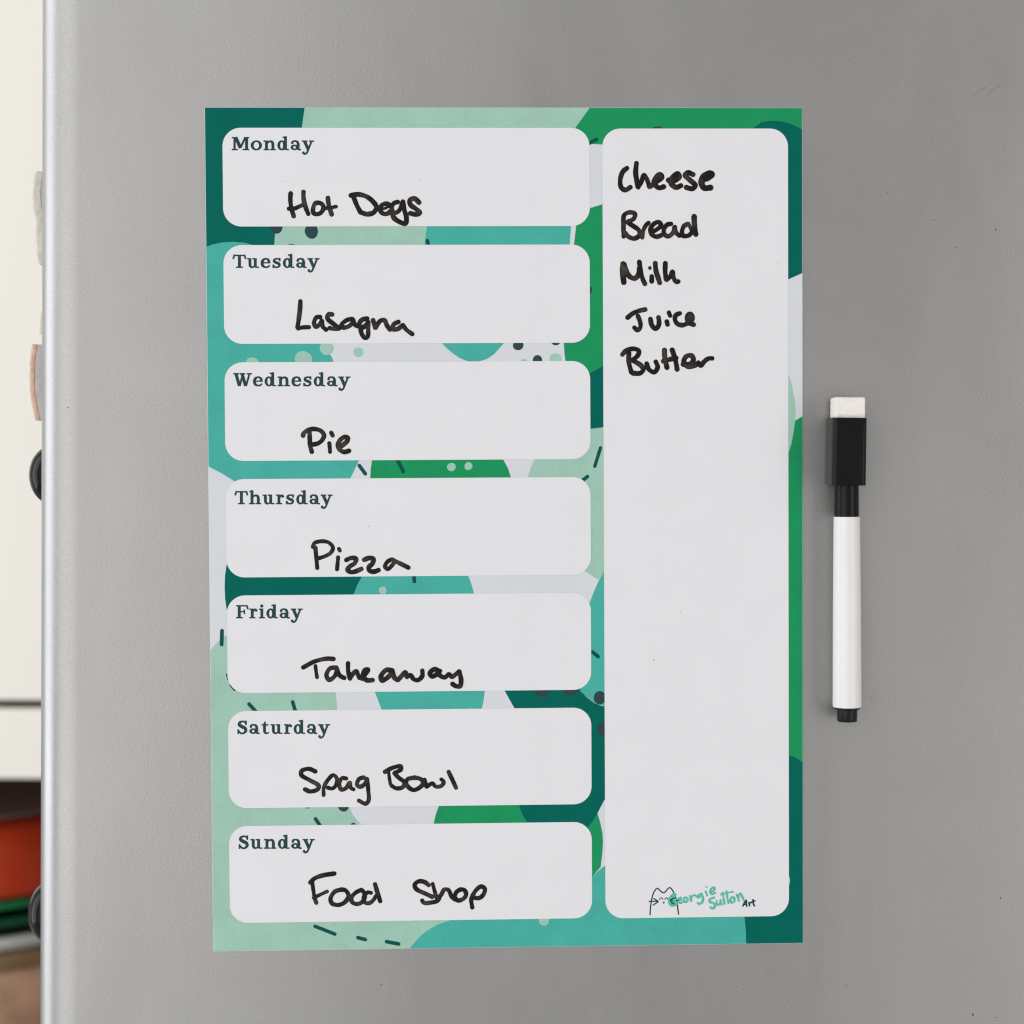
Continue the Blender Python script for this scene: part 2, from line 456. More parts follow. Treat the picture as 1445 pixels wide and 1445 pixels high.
# white writing panels with rounded corners
def panel(name, tl, tr, br, bl, label, r=6.4):
    q = [loc(*p) for p in (tl, tr, br, bl)]
    x0 = (q[0][0] + q[3][0]) / 2; x1 = (q[1][0] + q[2][0]) / 2
    z1 = (q[0][1] + q[1][1]) / 2; z0 = (q[2][1] + q[3][1]) / 2
    pts = []
    for cx, cz, a0 in ((x1 - r, z1 - r, 0), (x0 + r, z1 - r, 90), (x0 + r, z0 + r, 180), (x1 - r, z0 + r, 270)):
        for i in range(13):
            a = math.radians(a0 + 90 * i / 12)
            pts.append((cx + r * math.cos(a), cz + r * math.sin(a)))
    o = flat(name, [pts], THK + 0.085, M['panel'], board)
    o['label'] = label
    return o
PAN = {}
for day, L_, R_, T1, T2, B1, B2 in (
        ('Monday', 314.3, 832, 180.6, 180.3, 319.7, 319), ('Tuesday', 315.6, 832.3, 346, 345, 485, 484),
        ('Wednesday', 317.2, 833, 510.7, 510, 649.9, 648.4), ('Thursday', 319, 833.6, 675.4, 673.8, 813.8, 812.2),
        ('Friday', 320.5, 834, 839.2, 837.4, 976.6, 974.8), ('Saturday', 322.2, 834.6, 1002, 999.8, 1138.7, 1136.5),
        ('Sunday', 323.6, 835.3, 1164, 1161.4, 1300.8, 1297.2)):
    PAN[day] = panel('day_panel', (L_ - .5, T1), (R_, T2), (R_, B2), (L_ + .8, B1), 'white rounded writing panel headed ' + day)
PAN['list'] = panel('list_panel', (850.6, 181), (1112.3, 182), (1112.8, 1292), (853.6, 1296.4), 'tall white writing panel holding the shopping list')

for px_, py_, r_ in ((922.5, 931.5, .9), (960, 863.5, .6), (1069.5, 478.5, .6), (1097, 371, .5), (521, 742.5, .7), (1009 + 3, 490, .5), (592, 255, .5), (399, 256, .5)):
    c = loc(px_, py_)
    pan = PAN['list'] if px_ > 850 else PAN['Thursday' if py_ > 600 else 'Monday']
    flat('ink_speck', [[(c[0] + r_ * .25 * math.cos(i * math.pi / 4), c[1] + r_ * .25 * math.sin(i * math.pi / 4)) for i in range(8)]], THK + 0.095, M['slate'], pan)

# ---- printed slab lettering for the day names, drawn glyph by glyph (unit: 1/10.32 photo pixel)
E_ = 3.7                                        # weight of the type
def rect(x0, y0, x1, y1): return [(x0 - E_, y0 - E_ * .6), (x1 + E_, y0 - E_ * .6), (x1 + E_, y1 + E_ * .6), (x0 - E_, y1 + E_ * .6)]
def bar(x0, y0, x1, y1, wd):
    wd += 2 * E_
    d = math.hypot(x1 - x0, y1 - y0); nx, ny = -(y1 - y0) / d * wd / 2, (x1 - x0) / d * wd / 2
    return [(x0 + nx, y0 + ny), (x0 - nx, y0 - ny), (x1 - nx, y1 - ny), (x1 + nx, y1 + ny)]
def rib(pts, n=6):
    p = catmull(pts, n=n); a, b = [], []
    for i in range(len(p)):
        q0, q1 = p[max(0, i - 1)], p[min(len(p) - 1, i + 1)]
        dx, dy = q1[0] - q0[0], q1[1] - q0[1]; d = math.hypot(dx, dy) or 1
        h = p[i][2] / 2 + E_
        a.append((p[i][0] - dy / d * h, p[i][1] + dx / d * h)); b.append((p[i][0] + dy / d * h, p[i][1] - dx / d * h))
    return [[a[i], a[i + 1], b[i + 1], b[i]] for i in range(len(a) - 1)]
def ring(cx, cy, rx, ry, wx, wy, n=28):
    wx += 2 * E_; wy += 1.6 * E_
    o = []
    for i in range(n):
        a, b = 2 * math.pi * i / n, 2 * math.pi * (i + 1) / n
        f = lambda t, s: (cx + (rx + s * wx / 2) * math.cos(t), cy + (ry + s * wy / 2) * math.sin(t))
        o.append([f(a, 1), f(b, 1), f(b, -1), f(a, -1)])
    return o
def ball(cx, cy, r):
    r += E_
    return [[(cx + r * math.cos(i * math.pi / 8), cy + r * math.sin(i * math.pi / 8)) for i in range(16)]]
ARCH = [(48, 92, 12), (70, 120, 20), (95, 128, 24), (122, 118, 32), (133, 90, 36), (134, 50, 36), (134, 8, 36)]
G = {
 'M': (250, [[rect(0, 0, 85, 17)], [rect(0, 173, 70, 190)], [rect(180, 173, 250, 190)], [rect(158, 0, 250, 17)], [rect(26, 10, 52, 180)], [rect(196, 10, 234, 180)], [bar(55, 189, 126, 30, 44)], [bar(198, 189, 124, 30, 24)]]),
 'o': (160, [ring(80, 70, 61, 62, 38, 19)]),
 'n': (174, [[rect(0, 0, 80, 17)], [rect(96, 0, 174, 17)], [rect(22, 8, 58, 140)], [rect(0, 123, 32, 140)], rib(ARCH)]),
 'd': (163, [ring(60, 70, 42, 62, 36, 19), [rect(98, 8, 134, 196)], [bar(72, 184, 134, 196, 16)], [rect(118, 0, 163, 17)]]),
 'a': (155, [ring(58, 40, 38, 30, 34, 18), rib([(20, 100, 26), (30, 124, 22), (65, 132, 19), (98, 120, 30), (110, 90, 36), (110, 40, 36), (112, 18, 30), (130, 8, 18), (155, 9, 16)]), ball(24, 104, 16)]),
 'y': (172, [[rect(0, 123, 75, 140)], [rect(105, 123, 172, 140)], [bar(34, 132, 92, 5, 40)], [bar(138, 130, 78, -20, 22)], rib([(92, 15, 22), (72, -32, 22), (52, -52, 22), (30, -55, 20), (14, -44, 18)]), ball(18, -38, 17)]),
 'T': (195, [[rect(14, 172, 181, 190)], [rect(79, 10, 117, 180)], [rect(50, 0, 146, 17)], [bar(6, 128, 26, 194, 20)], [bar(189, 128, 169, 194, 20)]]),
 'u': (169, [[rect(0, 123, 40, 140)], rib([(38, 140, 36), (38, 60, 36), (42, 28, 34), (62, 10, 24), (88, 12, 18), (108, 30, 12)]), [rect(98, 8, 134, 140)], [rect(76, 123, 110, 140)], [rect(120, 0, 169, 17)]]),
 'e': (142, [[rect(22, 66, 138, 82)], rib([(121, 70, 32), (116, 105, 32), (98, 125, 24), (72, 131, 19), (35, 115, 32), (19, 72, 38), (32, 28, 34), (72, 9, 20), (108, 16, 20), (132, 40, 13)])]),
 's': (128, [rib([(108, 104, 16), (94, 127, 18), (60, 132, 18), (28, 116, 28), (26, 94, 32), (60, 74, 36), (96, 58, 34), (102, 30, 28), (72, 9, 18), (36, 12, 18), (16, 38, 16)]), [rect(100, 96, 116, 142)], [rect(4, -1, 20, 48)]]),
 'W': (269, [[rect(0, 173, 78, 190)], [rect(92, 173, 170, 190)], [rect(196, 173, 269, 190)], [bar(36, 182, 88, 2, 40)], [bar(136, 178, 92, 2, 22)], [bar(126, 182, 178, 2, 40)], [bar(234, 180, 184, 2, 22)]]),
 'h': (172, [[rect(0, 0, 80, 17)], [rect(96, 0, 172, 17)], [rect(22, 8, 58, 196)], [bar(0, 184, 58, 196, 16)], rib(ARCH)]),
 'r': (114, [[rect(0, 0, 84, 17)], [rect(22, 8, 58, 140)], [rect(0, 123, 32, 140)], rib([(50, 88, 12), (64, 116, 20), (84, 128, 24), (98, 122, 26)]), ball(97, 114, 17)]),
 'F': (178, [[rect(0, 0, 95, 17)], [rect(26, 10, 64, 182)], [rect(0, 173, 166, 190)], [bar(155, 190, 174, 130, 20)], [rect(58, 88, 118, 104)], [bar(116, 128, 124, 58, 16)]]),
 'i': (82, [[rect(0, 0, 82, 17)], [rect(22, 8, 58, 140)], [rect(0, 123, 32, 140)], ball(39, 178, 21)]),
 'S': (145, [rib([(124, 142, 18), (108, 172, 20), (72, 181, 20), (32, 162, 34), (26, 132, 40), (68, 104, 46), (112, 80, 42), (122, 44, 38), (92, 11, 22), (48, 10, 22), (18, 46, 18)]), [rect(118, 128, 134, 192)], [rect(2, -2, 18, 66)]]),
 't': (106, [rib([(50, 182, 8), (44, 140, 34), (42, 60, 36), (46, 26, 34), (66, 9, 22), (88, 10, 16), (106, 24, 12)]), [rect(0, 123, 96, 140)]]),
}
def day_name(word, x0, ybase, x_end):
    pieces, x = [], 0.0
    for i, ch in enumerate(word):
        wd, gl = G[ch]
        for k, strip in enumerate(gl):
            pieces += [(k, [(x + a, b) for a, b in q]) for q in strip]
        nxt = word[i + 1] if i + 1 < len(word) else ''
        x += wd + (14 if nxt == 'y' else 19 if ch in 'TFW' else 28)
        last = x
    total = last - 28
    sx = (x_end - x0) / total
    u = 1 / 10.32
    # a level baseline that follows the board
    vs, fs = [], []
    for k, q in pieces:
        P = [loc(x0 + a * sx, ybase - b * u) for a, b in q]
        bI = len(vs)
        vs += [(px * MM, -(THK + 0.10 + 0.0012 * k) * MM, pz * MM) for px, pz in P]
        area2 = sum(P[j][0] * P[(j + 1) % len(P)][1] - P[(j + 1) % len(P)][0] * P[j][1] for j in range(len(P)))
        idx = list(range(bI, bI + len(P)))
        fs.append(idx if area2 > 0 else idx[::-1])
    me = bpy.data.meshes.new('day_name'); me.from_pydata(vs, [], fs); me.update()
    o = link('day_name', me, M['letter'], PAN[word])
    o['label'] = 'printed slab serif word ' + word
for wd, xa, yb, xb in (('Monday', 327.3, 212, 443), ('Tuesday', 328.5, 378, 450.7), ('Wednesday', 329.5, 545, 494.3), ('Thursday', 331.3, 711.5, 469.3),
                       ('Friday', 333.4, 872.4, 427), ('Saturday', 335.2, 1035.5, 465.7), ('Sunday', 337, 1197.5, 444)):
    day_name(wd, xa, yb, xb)

# ---- pen strokes: low domed ribbons of ink
def strokes(name, ox, oy, sc, items, material, parent, label=None, h=0.035, base_y=None, wob=0.05, bold=1.1):
    """items: (width, [points]) in units of 1/sc photo pixel from (ox, oy)"""
    vs, fs, val = [], [], []
    y0 = base_y or THK + 0.12
    prof = ((-1, 0, 0), (-0.72, 0.6, 0.55), (0, 1, 1), (0.72, 0.6, 0.55), (1, 0, 0))
    lift = 0.0
    for wd, pts in items:
        P = [(a / sc + ox, b / sc + oy) for a, b in pts]
        P = [loc(*p) for p in P]
        r = wd * bold / sc / 2 * 0.249
        if len(P) == 1: P = [(P[0][0] - 0.01, P[0][1]), (P[0][0] + 0.01, P[0][1])]
        C = catmull(P, n=7)
        d0 = (C[0][0] - C[1][0], C[0][1] - C[1][1]); L0 = math.hypot(*d0) or 1
        d1 = (C[-1][0] - C[-2][0], C[-1][1] - C[-2][1]); L1 = math.hypot(*d1) or 1
        ph = random.random() * 6
        seq = []
        for a in (88, 70, 50, 28, 12):
            t = math.radians(a)
            seq.append((C[0][0] + d0[0] / L0 * r * (math.sin(t) - 0.15), C[0][1] + d0[1] / L0 * r * (math.sin(t) - 0.15), r * math.cos(t)))
        for i, c in enumerate(C):
            if i in (0, len(C) - 1) and len(C) > 3: pass
            seq.append((c[0], c[1], r * (1 + wob * math.sin(i * 0.35 + ph) + wob * 0.6 * math.sin(i * 0.83 + 2 * ph))))
        for a in (12, 28, 50, 70, 88):
            t = math.radians(a)
            seq.append((C[-1][0] + d1[0] / L1 * r * (math.sin(t) - 0.15), C[-1][1] + d1[1] / L1 * r * (math.sin(t) - 0.15), r * math.cos(t)))
        b = len(vs)
        for i, (x, z, rr) in enumerate(seq):
            q0, q1 = seq[max(0, i - 1)], seq[min(len(seq) - 1, i + 1)]
            dx, dz = q1[0] - q0[0], q1[1] - q0[1]
            d = math.hypot(dx, dz) or 1
            nx, nz = -dz / d, dx / d
            for u, hh, vv in prof:
                vs.append(((x + nx * u * rr) * MM, -(y0 + lift + hh * h * min(1, rr / r)) * MM, (z + nz * u * rr) * MM))
                val.append(vv)
            lift += 0.00008
            if i:
                for k in range(4):
                    a0 = b + (i - 1) * 5 + k; a1 = b + i * 5 + k
                    fs.append((a0, a1, a1 + 1, a0 + 1))
        lift += 0.002
    fs = [f[::-1] for f in fs]
    me = bpy.data.meshes.new(name); me.from_pydata(vs, [], fs); me.update()
    at_ = me.attributes.new('across', 'FLOAT', 'POINT')
    for i, v in enumerate(val): at_.data[i].value = v
    o = link(name, me, material, parent, smooth=True)
    if label: o['label'] = label
    return o

HAND = [
 ('Hot', 'Monday', 400, 260, 7.225, [
   (43, [(74, 90), (70, 150), (80, 240), (106, 330)]), (43, [(204, 75), (206, 150), (228, 240), (254, 305)]), (40, [(52, 250), (110, 248), (195, 212)]),
   (42, [(362, 192), (328, 192), (304, 240), (306, 292), (348, 306), (392, 280), (408, 232), (384, 196), (345, 188)]),
   (43, [(453, 137), (460, 200), (476, 262), (493, 312)]), (36, [(420, 245), (480, 240), (538, 228)])]),
 ('Dogs', 'Monday', 400, 260, 7.225, [
   (46, [(718, 140), (748, 215), (788, 290)]), (46, [(684, 116), (760, 104), (850, 128), (915, 180), (948, 235), (920, 288), (855, 306), (795, 290)]),
   (44, [(1092, 225), (1060, 200), (1012, 208), (985, 250), (1008, 296), (1055, 302), (1095, 275)]), (26, [(985, 262), (1050, 240), (1095, 215)]),
   (42, [(1170, 180), (1125, 195), (1104, 245), (1125, 290), (1160, 285), (1195, 245), (1215, 180)]),
   (46, [(1217, 175), (1232, 260), (1254, 345), (1242, 402), (1185, 385), (1128, 345), (1108, 300)]),
   (46, [(1385, 190), (1338, 148), (1290, 160), (1294, 208), (1345, 248), (1390, 290), (1350, 308), (1290, 296)])]),
 ('Lasagna', 'Tuesday', 400, 410, 7.225, [
   (44, [(173, 108), (168, 200), (155, 300), (144, 380)]), (40, [(146, 388), (200, 376), (264, 374)]),
   (42, [(378, 270), (335, 275), (312, 330), (330, 368), (370, 345), (392, 305)]), (42, [(392, 310), (402, 370), (438, 402)]),
   (44, [(500, 245), (460, 242), (450, 285), (510, 340), (572, 385)]), (40, [(572, 387), (520, 392), (465, 382)]),
   (42, [(705, 290), (650, 300), (592, 350), (605, 376), (660, 368), (712, 325)]), (42, [(710, 295), (730, 350), (770, 368)]),
   (44, [(856, 285), (800, 300), (772, 345), (800, 378), (845, 350), (866, 320)]), (42, [(864, 325), (864, 400), (858, 468), (830, 484), (797, 440), (786, 395)]),
   (44, [(913, 300), (936, 382)]), (42, [(936, 382), (985, 312), (1028, 300), (1052, 350), (1086, 402)]),
   (42, [(1176, 318), (1125, 345), (1112, 392), (1165, 392), (1215, 352)]), (42, [(1215, 350), (1252, 398), (1316, 446)])]),
 ('Pie', 'Wednesday', 410, 590, 14.45, [
   (86, [(254, 366), (268, 312), (370, 240), (490, 222), (620, 262), (682, 350), (650, 440), (560, 515), (400, 545)]), (86, [(388, 280), (392, 420), (400, 560), (436, 695)]),
   (76, [(790, 505), (800, 600), (806, 695)]), (78, [(826, 290), (862, 362)]),
   (88, [(1010, 590), (1090, 530), (1165, 455), (1165, 400), (1090, 390), (1010, 450), (968, 550), (1000, 640), (1090, 690), (1200, 665)])]),
 ('Pizza', 'Thursday', 430, 750, 9.03, [
   (47, [(102, 200), (122, 150), (200, 125), (300, 138), (360, 205), (330, 272), (250, 318), (165, 345)]), (50, [(135, 200), (148, 330), (160, 468)]),
   (48, [(426, 325), (420, 400), (412, 485)]), (44, [(434, 216), (450, 248)]),
   (54, [(526, 365), (590, 338), (652, 345), (640, 400), (575, 445), (545, 492), (590, 518), (670, 500), (726, 474)]),
   (56, [(754, 362), (820, 338), (878, 350), (862, 408), (814, 460), (830, 502), (890, 510), (944, 490)]),
   (50, [(1150, 378), (1108, 358), (1045, 395), (1024, 450), (1060, 476), (1110, 435), (1148, 380)]), (52, [(1148, 375), (1230, 415), (1325, 462)])]),
 ('Takeaway', 'Friday', 415, 915, 5.78, [
   (34, [(72, 156), (170, 105), (270, 83), (325, 86)]), (28, [(174, 140), (180, 190), (188, 238)]),
   (34, [(348, 156), (295, 162), (264, 215), (285, 256), (332, 225), (350, 175)]), (34, [(350, 165), (372, 220), (412, 242)]),
   (34, [(440, 118), (441, 180), (455, 246)]), (34, [(455, 248), (482, 205), (508, 186), (528, 228), (560, 248)]),
   (36, [(530, 240), (580, 212), (602, 172), (575, 180), (562, 225), (592, 258), (642, 258)]),
   (38, [(802, 180), (752, 176), (708, 230), (718, 260), (765, 235), (802, 190)]), (36, [(802, 180), (820, 240), (848, 258)]),
   (34, [(848, 258), (880, 220), (908, 192), (918, 232)]), (34, [(918, 234), (950, 218), (975, 250), (1010, 258), (1045, 225), (1046, 178)]),
   (36, [(1192, 185), (1142, 170), (1106, 205), (1125, 228), (1170, 208)]), (34, [(1170, 178), (1192, 222), (1232, 235), (1262, 210), (1288, 230), (1325, 205), (1348, 185)]),
   (36, [(1348, 188), (1362, 260), (1352, 308), (1318, 306), (1290, 288)])]),
 ('Spag', 'Saturday', 410, 1070, 5.78, [
   (34, [(205, 108), (150, 86), (92, 102), (88, 135), (160, 180), (228, 222), (222, 252), (160, 270), (116, 252)]),
   (30, [(270, 302), (272, 235), (310, 170), (348, 136), (378, 165), (370, 220), (340, 246), (300, 238)]),
   (32, [(456, 165), (420, 162), (396, 210), (416, 256), (452, 242), (480, 200)]), (30, [(484, 195), (492, 240), (516, 254)]),
   (32, [(600, 155), (560, 168), (542, 215), (568, 232), (608, 205), (624, 165)]), (32, [(624, 168), (634, 260), (636, 345), (612, 370), (556, 344)])]),
 ('Bowl', 'Saturday', 410, 1070, 5.78, [
   (34, [(768, 112), (830, 78), (898, 66), (898, 92), (850, 118)]), (26, [(800, 112), (806, 160), (815, 212)]), (32, [(845, 120), (880, 156), (926, 195), (915, 235), (862, 244), (822, 222)]),
   (34, [(1004, 158), (952, 172), (944, 212), (1000, 258), (1050, 240), (1082, 202), (1062, 170), (1004, 156)]),
   (32, [(1092, 172), (1108, 232)]), (30, [(1108, 234), (1158, 204), (1182, 230), (1230, 224), (1250, 192), (1228, 170)]),
   (32, [(1288, 108), (1320, 175), (1350, 242)])]),
 ('Food', 'Sunday', 425, 1230, 10.32, [
   (62, [(130, 160), (200, 95), (330, 50), (488, 26)]), (54, [(160, 150), (178, 270), (196, 380), (222, 458)]), (50, [(178, 382), (260, 342), (382, 285)]),
   (60, [(590, 258), (490, 290), (428, 390), (450, 460), (540, 484), (640, 440), (690, 350), (650, 275), (580, 256)]),
   (58, [(882, 262), (800, 300), (735, 370), (735, 430), (800, 470), (890, 440), (928, 360), (905, 290), (870, 260)]),
   (54, [(1020, 308), (970, 300), (914, 360), (922, 440), (980, 460), (1045, 420), (1090, 350)]), (60, [(1075, 178), (1110, 300), (1152, 432)])]),
 ('Shop', 'Sunday', 570, 1230, 11.115, [
   (66, [(392, 212), (320, 160), (230, 152), (168, 205), (195, 272), (330, 340), (450, 395)]), (62, [(560, 400), (530, 455), (430, 482), (315, 488), (284, 448)]),
   (56, [(450, 185), (480, 300), (520, 425)]), (62, [(520, 440), (590, 350), (632, 280), (695, 285), (750, 390), (800, 440)]),
   (64, [(892, 274), (822, 320), (800, 400), (845, 450), (930, 425), (975, 360), (950, 290), (880, 274)]),
   (64, [(1072, 565), (1056, 440), (1080, 370), (1130, 290), (1205, 232), (1268, 262), (1250, 350), (1180, 412), (1085, 405)])]),
 ('Cheese', 'list', 860, 220, 9.03, [
   (58, [(225, 155), (172, 200), (138, 300), (148, 400), (200, 435), (270, 398)]),
   (60, [(344, 92), (334, 220), (364, 400)]), (54, [(364, 405), (402, 340), (440, 245), (478, 300), (510, 400)]),
   (60, [(520, 390), (600, 330), (668, 270), (640, 235), (590, 280), (570, 350), (630, 408), (696, 392)]),
   (62, [(745, 310), (830, 315), (890, 268), (870, 230), (810, 265), (782, 340), (845, 402), (912, 378)]),
   (62, [(1068, 240), (1000, 216), (965, 250), (1020, 305), (1090, 375), (1060, 418), (975, 402)]),
   (72, [(1185, 300), (1260, 280), (1305, 235), (1265, 225), (1195, 265), (1172, 340), (1205, 408), (1292, 405)])]),
 ('Bread', 'list', 860, 290, 10.32, [
   (62, [(206, 455), (204, 300), (215, 140), (300, 100), (370, 125), (355, 190), (262, 240)]), (64, [(262, 245), (330, 290), (430, 365), (438, 430), (360, 482), (270, 450), (225, 400)]),
   (58, [(476, 470), (490, 370), (530, 290), (572, 250)]),
   (62, [(600, 395), (690, 350), (752, 290), (715, 242), (645, 270), (596, 350), (615, 425), (690, 455), (765, 430)]),
   (62, [(900, 268), (840, 280), (792, 350), (800, 420), (860, 448), (925, 395), (952, 310)]), (58, [(954, 312), (972, 400), (1025, 445)]),
   (62, [(1150, 268), (1085, 300), (1055, 390), (1072, 440), (1145, 440), (1200, 395)]), (48, [(1150, 270), (1180, 330), (1200, 390)]),
   (72, [(1232, 155), (1238, 300), (1258, 425)])]),
 ('Milk', 'list', 860, 355, 12.04, [
   (90, [(232, 205), (226, 350), (244, 530)]), (82, [(250, 215), (285, 335), (350, 430), (430, 455), (490, 400), (508, 280)]), (74, [(506, 170), (530, 330), (565, 470), (605, 555)]),
   (78, [(718, 420), (718, 512)]), (64, [(686, 280)]),
   (80, [(776, 195), (790, 330), (828, 450), (854, 535)]),
   (78, [(948, 195), (946, 350), (965, 482)]), (72, [(965, 485), (1030, 430), (1070, 340), (1088, 440), (1130, 512), (1175, 508)])]),
 ('Juice', 'list', 870, 425, 11.115, [
   (68, [(168, 262), (260, 190), (360, 150), (455, 130)]), (66, [(332, 225), (370, 330), (372, 410), (330, 455), (275, 412)]),
   (70, [(530, 275), (550, 370), (612, 435), (660, 380), (665, 310), (656, 250)]),
   (66, [(818, 175), (842, 232)]), (70, [(786, 315), (800, 370)]),
   (68, [(995, 190), (930, 220), (915, 290), (960, 360), (1040, 376), (1120, 350), (1215, 370)]),
   (88, [(1150, 320), (1185, 265), (1150, 210), (1112, 265), (1130, 330)])]),
 ('Butter', 'list', 865, 480, 9.633, [
   (60, [(125, 198), (180, 142), (290, 118), (352, 150), (335, 210), (265, 270)]), (62, [(265, 275), (380, 345), (412, 400), (365, 450), (262, 448)]), (62, [(215, 170), (215, 300), (250, 440)]),
   (60, [(455, 315), (490, 400), (560, 435), (606, 370), (580, 290)]),
   (64, [(698, 130), (705, 250), (734, 378)]), (64, [(802, 128), (848, 270), (872, 402)]), (62, [(678, 288), (770, 262), (862, 242)]),
   (62, [(946, 330), (1040, 325), (1092, 270), (1068, 212), (1000, 218), (962, 290), (1010, 358), (1100, 350), (1165, 305)]),
   (58, [(1160, 310), (1192, 350), (1240, 290), (1300, 250), (1352, 248)])]),
]
for word, pan, ox, oy, sc, items in HAND:
    strokes('handwritten_word', ox, oy, sc, items, M['ink'], PAN[pan], 'word ' + word + ' handwritten in black marker')

# ---- printed emblem and lettering at the foot of the list panel
LS, LX, LY = 8.5, 905, 1240
strokes('cat_emblem', LX, LY, LS, [
  (13, [(104, 432), (112, 320), (135, 200), (168, 132), (192, 114), (222, 138), (250, 162), (268, 167), (288, 155), (312, 125), (340, 106), (375, 140), (408, 210), (430, 310), (446, 425)]),
  (12, [(92, 270), (200, 269)]), (12, [(146, 236), (202, 268)]), (12, [(140, 316), (200, 276)]),
  (9, [(218, 247), (226, 232), (242, 229), (258, 246)]), (9, [(281, 247), (290, 232), (306, 229), (322, 246)]),
  (12, [(262, 281), (274, 281)]), (9, [(268, 283), (268, 294)]),
  (12, [(345, 262), (372, 240), (396, 230)]), (11, [(356, 268), (374, 265)]), (11, [(420, 262), (442, 258)]), (12, [(360, 284), (392, 300)])],
  M['logo_dark'], PAN['list'], 'small dark line drawing of a cat face', h=0.004, base_y=THK + 0.095, wob=0.02, bold=1.25)
strokes('maker_lettering', LX, LY, LS, [
  (42, [(398, 190), (362, 218), (348, 270), (368, 312), (402, 300), (418, 268), (390, 262)]),
  (18, [(440, 268), (474, 250), (474, 226), (450, 236), (444, 275), (464, 292), (496, 276)]),
  (20, [(525, 222), (506, 250), (522, 282), (552, 262), (552, 232), (528, 222)]),
  (20, [(582, 205), (598, 266)]), (18, [(596, 238), (612, 205), (640, 196), (662, 214)]),
  (20, [(722, 178), (684, 194), (676, 220), (702, 218), (724, 184)]), (22, [(724, 182), (740, 235), (728, 282), (694, 302), (676, 288)]),
  (20, [(770, 150), (790, 200)]), (20, [(781, 97)]),
  (20, [(822, 164), (868, 142), (876, 108), (842, 114), (826, 155), (846, 184), (886, 166)]),
  (22, [(874, 224), (824, 244), (820, 278), (866, 290), (882, 320), (856, 356), (826, 340)]),
  (18, [(902, 262), (908, 312), (936, 302), (950, 252)]), (18, [(948, 252), (962, 312)]),
  (19, [(972, 165), (986, 240), (998, 302)]), (19, [(1020, 148), (1030, 220), (1044, 292)]), (15, [(952, 188), (1030, 168), (1100, 155)]),
  (20, [(1082, 222), (1066, 258), (1086, 286), (1116, 264), (1110, 226), (1086, 220)]),
  (20, [(1144, 190), (1170, 264)]), (19, [(1160, 226), (1184, 174), (1208, 212), (1230, 262)])],
  M['logo_teal'], PAN['list'], 'maker name Georgie Sutton in teal brush script', h=0.004, base_y=THK + 0.105, wob=0.12, bold=1.3)
strokes('maker_lettering', LX, LY, LS, [
  (16, [(1216, 326), (1240, 280), (1258, 255)]), (16, [(1256, 256), (1264, 330)]), (13, [(1226, 312), (1264, 300)]),
  (16, [(1290, 284), (1298, 324)]), (14, [(1296, 302), (1306, 286), (1322, 284)]),
  (16, [(1338, 250), (1344, 300), (1356, 324)]), (13, [(1324, 276), (1364, 264)])],
  M['logo_dark'], PAN['list'], 'small word Art in dark green', h=0.004, base_y=THK + 0.12, wob=0.03, bold=1.3)

